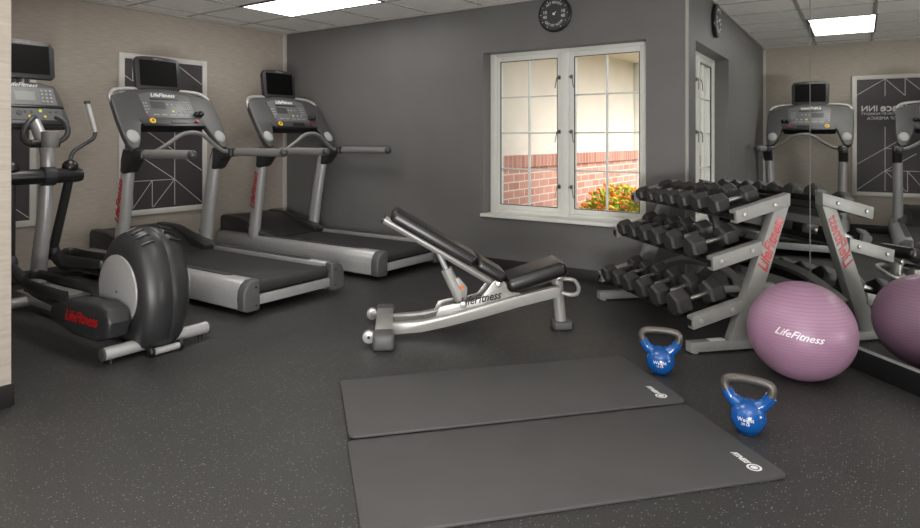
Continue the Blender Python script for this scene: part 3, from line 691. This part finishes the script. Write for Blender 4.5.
# ------------------------------------------------------------------ bench
BO = Vector((3.331, -2.032, 0)); BRZ = math.atan2(.647, .763)
B = empty('weight_bench', BO, BRZ, 'adjustable black padded weight bench on silver frame below the window', 'weight bench')
FB = lambda v: frame(Vector((0, v, 0)), (1, 0, 0), (0, 0, 1))   # prism z axis = -v
MB().box((0, 0, .05), (.105, .48, .085), bev=.012).build('rear_stabilizer', M['bench'], B)
for s_ in (-1, 1):
    MB().box((0, s_*.285, .046), (.122, .15, .092), bev=.022, seg=3).build('rubber_end_cap', M['cap'], B, label='grey rubber end cap')
    wo = MB().cyl((-.085, s_*.245-.018, .055), (-.085, s_*.245+.018, .055), .036, seg=22, bev=.005).build('transport_wheel', M['silver'], B)
    MB().box((-.06, s_*.225, .06), (.06, .014, .03), bev=.004).build('wheel_bracket', M['bench'], wo)
    MB().cyl((-.085, s_*.245-.020, .055), (-.085, s_*.245-.022, .055), .009, seg=12).build('wheel_hub', M['black'], wo)
    # side rails
    top = [(.04, .088), (.22, .098), (.38, .128), (.60, .185), (.80, .235), (1.02, .282), (1.06, .282)]
    bot = [(1.06, .22), (1.02, .215), (.80, .165), (.60, .113), (.38, .062), (.22, .032), (.04, .022)]
    MB().prism(top+bot, -.026, .026, FB(s_*.095), bev=.007).build('side_rail', M['bench'], B)
    pl = [(.30, .10), (.33, .17), (.40, .185), (.50, .195), (.575, .215), (.625, .275), (.655, .318), (.69, .332), (.725, .316), (.745, .28), (.785, .25), (.86, .235), (.60, .15)]
    po = MB().prism(pl, -.004, .004, FB(s_*.075-.0), bev=.0015).build('hinge_plate', M['bench'], B)
    for u, z in ((.689, .303), (.472, .184)): MB().cyl((u, s_*.079, z), (u, s_*.096, z), .019, seg=20, bev=.003).build('pivot_bolt', M['chrome'], po)
    if s_ < 0: text('plate_lettering', 'LifeFitness', .070, frame(Vector((.575, s_*.0805, .214)), Vector((1, 0, .17)), (0, 0, 1)), M['black_print'], po, ext=.001, shear=.42, bold=.0015, sx=.85)
# pads
def pad(name, a_, b_, th, hw, parent, mm='vinyl'):
    a_ = Vector((a_[0], 0, a_[1])); b_ = Vector((b_[0], 0, b_[1])); d = b_-a_
    m_ = frame((a_+b_)/2, d, Vector((0, 1, 0)))
    t = bmesh.new(); bmesh.ops.create_cube(t, size=1); bmesh.ops.scale(t, vec=(d.length, hw*2, th), verts=t.verts)
    bmesh.ops.bevel(t, geom=t.edges[:], offset=th*.42, segments=5, profile=.55, affect='EDGES')
    return MB().add(t, m_).build(name, M[mm], parent, angle=60)
bp = pad('back_pad', (.045, .735), (.545, .44), .075, .135, B)
d = (Vector((.545, .44))-Vector((.045, .735))).normalized(); nn = Vector((-d.y, d.x))
def off(p, k): return (p[0]-nn.x*k, p[1]-nn.y*k)
MB().tube([(*off((.06, .727), .022)[:1], -.139, off((.06, .727), .022)[1]), (*off((.53, .449), .022)[:1], -.139, off((.53, .449), .022)[1])], .006, 8).build('pad_piping', M['black'], bp)
pad('lumbar_pad', (.555, .435), (.725, .335), .07, .125, B)
pad('seat_pad', (.735, .29), (1.10, .40), .09, .14, B)
MB().tube([(-.005, 0, .695), (.30, 0, .515), (.665, 0, .295)], .026, 16).build('back_frame', M['bench'], B)
MB().cyl((-.012, 0, .699), (-.002, 0, .693), .0275, seg=18).build('tube_plug', M['dark2'], bpy.data.objects['back_frame'])
st = MB().cyl((.318, 0, .505), (.40, 0, .33), .017, seg=16).build('adjustment_strut', M['silver'], B)
MB().tube([(.375, 0, .385), (.472, 0, .175)], .030, 16, flat=(1, 1.2)).build('strut_sleeve', M['bench'], st)
MB().prism([(.40, .33), (.455, .33), (.505, .27), (.50, .20), (.47, .17), (.43, .2)], -.02, .02, FB(0), bev=.004).build('strut_bracket', M['bench'], st)
MB().prism([(.452, .262), (.487, .262), (.482, .285), (.47, .275), (.457, .287)], .02, .0215, FB(0)).build('warning_sticker', M['orange'], st, label='orange sticker')
MB().box((.318, 0, .505), (.03, .045, .028), bev=.003).build('warning_sticker', M['orange'], st, label='orange sticker')
MB().tube([(.70, 0, .235), (.90, 0, .31), (1.08, 0, .335)], .022, 14).build('seat_frame', M['bench'], B)
MB().cyl((.689, -.09, .303), (.689, .09, .303), .014).build('hinge_pin', M['chrome'], B)
lg = MB().tube([(1.068, 0, .32), (1.075, 0, .22), (1.095, 0, .03)], [.036, .036, .036], 20, up=(0, 1, 0)).build('front_leg', M['bench'], B)
MB().prism([(-.05, -.055), (.05, -.055), (.062, -.04), (.062, .04), (.05, .055), (-.05, .055), (-.062, .04), (-.062, -.04)], 0, .05, Matrix.Translation((1.10, 0, 0)), bev=.012, seg=3).build('front_foot', M['cap'], lg, label='grey rubber foot')
MB().box((1.07, 0, .325), (.05, .09, .05), bev=.014).build('leg_head', M['bench'], lg)
MB().cyl((1.076, -.052, .325), (1.076, .052, .325), .02, seg=18, bev=.003).build('pivot_bolt', M['chrome'], lg)
MB().tube([(1.085, -.06, .235), (1.14, -.075, .225), (1.185, -.06, .232), (1.205, 0, .26), (1.19, .06, .285), (1.12, .075, .29), (1.08, .06, .28)], .013, 12, 5).build('carry_handle', M['bench'], B)

# ------------------------------------------------------------------ dumbbell rack
RZ = math.atan2(W.y, W.x)
RK = empty('dumbbell_rack', mp(0, 0, 0), RZ, 'grey three-tier dumbbell rack in front of the mirror', 'dumbbell rack')
# local: x = w, y = -n
FR = lambda w: frame(Vector((w, 0, 0)), (0, -1, 0), (0, 0, 1))    # 2D coords (n, z); z axis -> -x
SL = .262; UA = math.atan(SL)
TIERS = [dict(n1=.452, z1=.785, n0=.104, hh=.072), dict(n1=.594, z1=.531, n0=.285, hh=.075), dict(n1=.715, z1=.207, n0=.405, hh=.068)]
for wi, (wa, wb) in enumerate([(1.188, 1.248), (-.012, .048)]):
    fm_ = FR(wb); depth = wb-wa
    up_ = MB().prism([(.20, .79), (.108, .80), (.368, .055), (.485, .055)], 0, depth, fm_, bev=.005).build('upright', M['rack'], RK)
    MB().prism([(.72, 0.012), (.72, .066), (.05, .066), (.05, .012)], 0, depth, fm_, bev=.004).build('foot_bar', M['rack'], RK)
    for n in (.68, .09): MB().cyl((wb-.03, -n, 0), (wb-.03, -n, .014), .02, seg=14).build('levelling_foot', M['bench'], up_)
    if wi == 0: MB().box((wb-.03, -.55, .0675), (.045, .09, .002)).build('paper_label', M['white'], up_, label='small white label')
    for t_ in TIERS:
        n1, z1, n0, hh = t_['n1'], t_['z1'], t_['n0'], t_['hh']
        zt = lambda n: z1+(n1-n)*SL
        ar = MB().prism([(n1, z1), (n0, zt(n0)), (n0, zt(n0)-hh), (n1-.008, z1-hh)], -.006, depth-.004, fm_, bev=.004).build('shelf_arm', M['rack'], RK)
        nb = (n1-.052, n1-.246)
        for n in nb: MB().cyl((wb+.004, -n, zt(n)-.036), (wb+.014, -n, zt(n)-.036), .013, seg=16, bev=.003).build('bolt', M['bench'], ar)
        MB().box((wb-.027, -(n1+.0000), z1-hh/2), (.034, .004, hh*.5)).build('tube_opening', M['black'], ar, smooth=False)
    if wi == 0:
        dd = Vector((0, .36, .93)); upn = Vector((0, -.93, .36))
        text('rack_lettering', 'LifeFitness', .095, frame(Vector((wb+.0015, -.228, .588)), dd, upn), M['red'], up_, ext=.001, shear=.42, bold=.0018, sx=.78, label='red lettering running up the post')
        text('rack_lettering', 'LifeFitness', .095, frame(Vector((wa-.0015, -.228, .588)), -dd, upn), M['red'], up_, ext=.001, shear=.42, bold=.0018, sx=.78)
for t_ in TIERS:
    n1, z1, n0, hh = t_['n1'], t_['z1'], t_['n0'], t_['hh']
    n0 = n1-.35
    zt = lambda n: z1+(n1-n)*SL
    fm_ = FR(1.19)
    k = -.047
    MB().prism(
      [(n1-.035, zt(n1-.035)+k+.008), (n1-.035, zt(n1-.035)+k-.016), (n1-.045, zt(n1-.045)+k-.016), (n1-.045, zt(n1-.045)+k-.01), (n0, zt(n0)+k-.01), (n0, zt(n0)+k+.025), (n0+.008, zt(n0+.008)+k+.025), (n0+.008, zt(n0+.008)+k), (n1-.043, zt(n1-.043)+k), (n1-.043, zt(n1-.043)+k+.008)], 0, 1.145, fm_).build('shelf', M['black'], RK, smooth=False, label='black steel shelf tray')
MB().tube([(.06, -.30, .22), (.35, -.24, .34), (.65, -.22, .37), (.95, -.24, .34), (1.21, -.30, .22)], .022, 4, 5, flat=(1.5, 1)).build('cross_brace', M['rack'], RK)
MB().box((.635, -.16, .70), (1.12, .03, .05), bev=.004).build('rear_crossbar', M['rack'], RK)

# dumbbells
def make_dumbbell(r, L, hw):
    D = empty('dumbbell', (0, 0, 0))
    for s_ in (-1, 1):
        hx = [(r*math.cos(PI/3*k), r*math.sin(PI/3*k)) for k in range(6)]
        x0 = s_*(L/2-hw); x1 = s_*L/2
        lo_, hi_ = min(x0, x1), max(x0, x1)
        ms = frame(Vector((0, 0, 0)), (0, 1, 0), (0, 0, 1))
        rot = Matrix.Rotation(PI/2, 4, 'Z') @ Matrix.Identity(4)
        rings = []
        for xx, k in ((x0, .86), (x0+s_*hw*.16, 1.0), (x1-s_*hw*.16, 1.), (x1, .84)):
            rings.append([Vector((xx, k*r*math.cos(PI/6+PI/3*q), k*r*math.sin(PI/6+PI/3*q))) for q in range(6)])
        hd = MB().loft(rings); hd = hd.build('hex_head', M['rubber'], D, angle=20)
    hm = MB().tube([(-L/2+hw*.9, 0, 0), (-L/4+hw*.3, 0, 0), (0, 0, 0), (L/4-hw*.3, 0, 0), (L/2-hw*.9, 0, 0)], [.0125, .0135, .0165, .0135, .0125], 14, 3).build('handle', M['chrome'], D, label='shiny knurled steel handle')
    return D
ROWS = [(0, [.165, .305, .432, .56, .705, .865, 1.045], [.047, .047, .049, .051, .054, .057, .060], .275),
        (1, [.165, .314, .465, .625, .80, 1.025], [.057, .059, .062, .065, .067, .070], .295),
        (2, [.160, .32, .481, .66, .845, 1.055], [.060, .062, .066, .070, .073, .078], .305)]
ORD = ['first', 'second', 'third', 'fourth', 'fifth', 'sixth', 'seventh']
RM = Matrix.Translation(mp(0, 0, 0)) @ Matrix.Rotation(RZ, 4, 'Z')
for ti, ws, rs, L in ROWS:
    t_ = TIERS[ti]; tier = ['top', 'middle', 'bottom'][ti]
    for i, (w, r) in enumerate(zip(ws, rs)):
        w -= .035*(1-i/(len(ws)-1))
        k = L+.012*i/6
        D = make_dumbbell(r, k, .082+.012*(r-.04)/.03)
        flat = r*math.cos(PI/6)
        nc = t_['n1']+.012-k/2*math.cos(UA)
        zc = t_['z1']+(t_['n1']-nc)*SL-.047+flat/math.cos(UA)+.001
        # local axis x from front-low to back-high
        ax = Vector((0, math.cos(UA), math.sin(UA)))
        m_ = RM @ frame(Vector((w, -nc, zc)), ax, Vector((-1, 0, 0)))
        D.matrix_world = m_
        end = ', smallest there' if i == 0 else (', largest there' if i == len(ws)-1 else '')
        tag(D, 'black hex dumbbell, %s shelf, %s from the window%s' % (tier, ORD[i], end), 'dumbbell', 'dumbbells on the %s shelf' % tier)

# ------------------------------------------------------------------ exercise ball
BR, BRZ_ = .2465, .2375
BC = Vector((5.518, -1.415, BRZ_))
ball = MB(); t = bmesh.new(); bmesh.ops.create_uvsphere(t, u_segments=72, v_segments=48, radius=1)
ball.add(t, Matrix.Diagonal((BR, BR, BRZ_, 1)))
bo = ball.build('exercise_ball', M['ball'], angle=80); bo.location = BC
tag(bo, 'large purple ridged exercise ball on the floor in front of the mirror', 'exercise ball')
cam_loc = Vector((5.968, -5.015, 1.186))
bd = Vector((5.968-BC.x, -5.015-BC.y, 0)).normalized()
def ballwarp(p, R_=BR+.0008, lat=R(8), az=R(-3), roll=R(-7)):
    x = p.x*math.cos(roll)-p.y*math.sin(roll); y = p.x*math.sin(roll)+p.y*math.cos(roll)
    a_ = x/BR+az; b_ = y/BR+lat
    f_ = bd; rr = Vector((-bd.y, bd.x, 0))
    v = (f_*math.cos(a_)+rr*math.sin(a_))*math.cos(b_)+Vector((0, 0, 1))*math.sin(b_)
    k = 1+p.z/BR
    return Vector((v.x*R_*k, v.y*R_*k, v.z*(BRZ_+.0008)*k))
text('ball_lettering', 'LifeFitness', .050, None, M['purple_print'], bo, ext=.0006, shear=.45, bold=.0004, warp=ballwarp, label='white lettering')

# ------------------------------------------------------------------ kettlebells
def kettlebell(loc, rz, sc, label, lb):
    K = empty('kettlebell', loc, rz, label, 'kettlebell', 'blue kettlebells')
    K.scale = (1, 1, 1); r = .068*sc
    body = MB(); prof = []
    N_ = 18; t = bmesh.new(); rings = []
    zs = [(-.92, .50), (-.90, .62)]
    P_ = [(0.0, .52*r), (.004, .60*r)]+[(r*(.93+math.sin(a_)), r*math.cos(a_)) for a_ in [R(-58+ (58+84)*i/N_) for i in range(N_+1)]]
    P_ = sorted(P_)
    body.loft([[Vector((q*math.cos(2*PI*k/32), q*math.sin(2*PI*k/32), z)) for k in range(32)] for z, q in P_])
    zc = r*.93
    for s_ in (-1, 1):
        body.tube([(s_*r*.45, 0, zc+r*.55), (s_*r*.92, 0, zc+r*.92), (s_*r*1.20, 0, zc+r*1.36)], [.032*sc, .023*sc, .024*sc], 14, 4)
    bo_ = body.build('kettlebell_body', M['blue'], K, angle=60)
    h = [(-r*1.08, 0, zc+r*1.20), (-r*1.25, 0, zc+r*1.50), (-r*1.27, 0, zc+r*1.82), (-r*.98, 0, zc+r*2.06), (0, 0, zc+r*2.14), (r*.98, 0, zc+r*2.06), (r*1.27, 0, zc+r*1.82), (r*1.25, 0, zc+r*1.50), (r*1.08, 0, zc+r*1.20)]
    MB().tube(h, .0165*sc, 16, 6, up=(0, 1, 0)).build('kettlebell_handle', M['iron'], K, label='bare dark grey iron handle')
    def wp(p):
        a_ = p.x/r; b_ = p.y/r+R(2); rr_ = r+.0006+p.z
        return Vector((math.sin(a_)*math.cos(b_)*rr_, -math.cos(a_)*math.cos(b_)*rr_, zc+math.sin(b_)*rr_))
    text('weight_lettering', 'Weight', .021*sc, None, M['white'], bo_, ext=.0003, warp=lambda p: wp(p+Vector((0, .004, 0))))
    text('weight_lettering', lb, .014*sc, None, M['white'], bo_, ext=.0003, warp=lambda p: wp(p+Vector((0, -.013, 0))))
kettlebell((4.925, -1.745, 0), R(15), 1.04, 'blue vinyl kettlebell by the mat corner near the dumbbell rack, farther from the camera', '15 LB')
kettlebell((5.425, -2.195, 0), R(2), 1.02, 'blue vinyl kettlebell beside the front mat, nearer the camera', '20 LB')

# ------------------------------------------------------------------ mats
def emat(c0, c1, c2, z, label):
    # c0 corner, c1 along width, c2 along length
    c0, c1, c2 = [Vector((*c, 0)) for c in (c0, c1, c2)]
    u = c2-c0; v = c1-c0; L = u.length; Wd = v.length; rz = math.atan2(u.y, u.x)
    e_ = empty('exercise_mat', (c0.x, c0.y, 0), rz, label, 'exercise mat', 'dark grey exercise mats')
    sgn = 1 if u.cross(v).z > 0 else -1
    def rc(x, y, r_, a0): return [(x+r_*math.cos(a0+PI/2*i/5), y+r_*math.sin(a0+PI/2*i/5)) for i in range(6)]
    y0, y1 = (0, Wd) if sgn > 0 else (-Wd, 0)
    r_ = .03
    poly = rc(r_, y0+r_, r_, PI)+rc(L-r_, y0+r_, r_, 1.5*PI)+rc(L-r_, y1-r_, r_, 0)+rc(r_, y1-r_, r_, PI/2)
    m_ = MB().prism(poly, z, z+.012, None, bev=.003).build('mat_sheet', M['mat_rubber'], e_)
    # printed mark near the corner: far end, near side
    fm_ = lambda x, y: frame(Vector((x, y, z+.0122)), (0, -1, 0), (1, 0, 0))
    yn = y0 if sgn < 0 else y1
    text('mat_lettering', 'FITNESS', .030, fm_(L-.085, yn+.150), M['white'], m_, ext=.0003, shear=.42, bold=.0012, sx=.78)
    g = MB(); n = 28; g.keep = True
    for ro, ri in ((.026, .018), (.013, .0)):
        for k in range(n):
            a_, b_ = 2*PI*k/n, 2*PI*(k+1)/n; cx_, cy_ = L-.085, yn+.072
            g.quad([(cx_+ri*math.cos(a_), cy_+ri*math.sin(a_), z+.0128), (cx_+ro*math.cos(a_), cy_+ro*math.sin(a_), z+.0128), (cx_+ro*math.cos(b_), cy_+ro*math.sin(b_), z+.0128), (cx_+ri*math.cos(b_), cy_+ri*math.sin(b_), z+.0128)])
    g.build('mat_emblem', M['white'], m_, smooth=False)
emat((3.711, -2.785), (4.155, -3.205), (4.692, -1.675), .0135, 'dark grey exercise mat nearer the bench, overlapping the other mat')
emat((4.165, -3.195), (4.615, -3.635), (5.145, -2.085), .0005, 'dark grey exercise mat in the foreground, nearest the camera')

# added fill light, low behind the camera, tilted up to brighten the room
ld = bpy.data.lights.new('fill_light', 'AREA'); ld.shape = 'RECTANGLE'; ld.size = 1.8; ld.size_y = 1.2; ld.energy = 150; ld.color = (1, .985, .965)
lo = bpy.data.objects.new('fill_light', ld); COL.objects.link(lo); lo.location = (6.5, -5.9, .3)
lo.rotation_euler = Vector((-.5, .45, .8)).to_track_quat('-Z', 'Y').to_euler()
# ------------------------------------------------------------------ world, camera, exposure
sc = bpy.context.scene
w = bpy.data.worlds.new('World'); sc.world = w; w.use_nodes = True
nt = w.node_tree; bg = nt.nodes['Background']
sky = nt.nodes.new('ShaderNodeTexSky'); sky.sky_type = 'NISHITA'; sky.sun_disc = False; sky.sun_elevation = R(42); sky.sun_rotation = R(120); sky.dust_density = 4
hs = nt.nodes.new('ShaderNodeHueSaturation'); hs.inputs['Saturation'].default_value = .35
nt.links.new(sky.outputs[0], hs.inputs['Color']); nt.links.new(hs.outputs[0], bg.inputs[0]); bg.inputs[1].default_value = .31
cd = bpy.data.cameras.new('camera'); co = bpy.data.objects.new('camera', cd); COL.objects.link(co)
co.location = cam_loc; co.rotation_euler = (R(90), 0, R(34.86))
cd.sensor_width = 36; cd.lens = 648.85*36/920; cd.shift_y = -(264-138.44)/920; cd.clip_start = .05
sc.camera = co
sc.view_settings.view_transform = 'Standard'; sc.view_settings.look = 'None'; sc.view_settings.gamma = 1; sc.view_settings.use_curve_mapping = False
sc.view_settings.exposure = 0.85
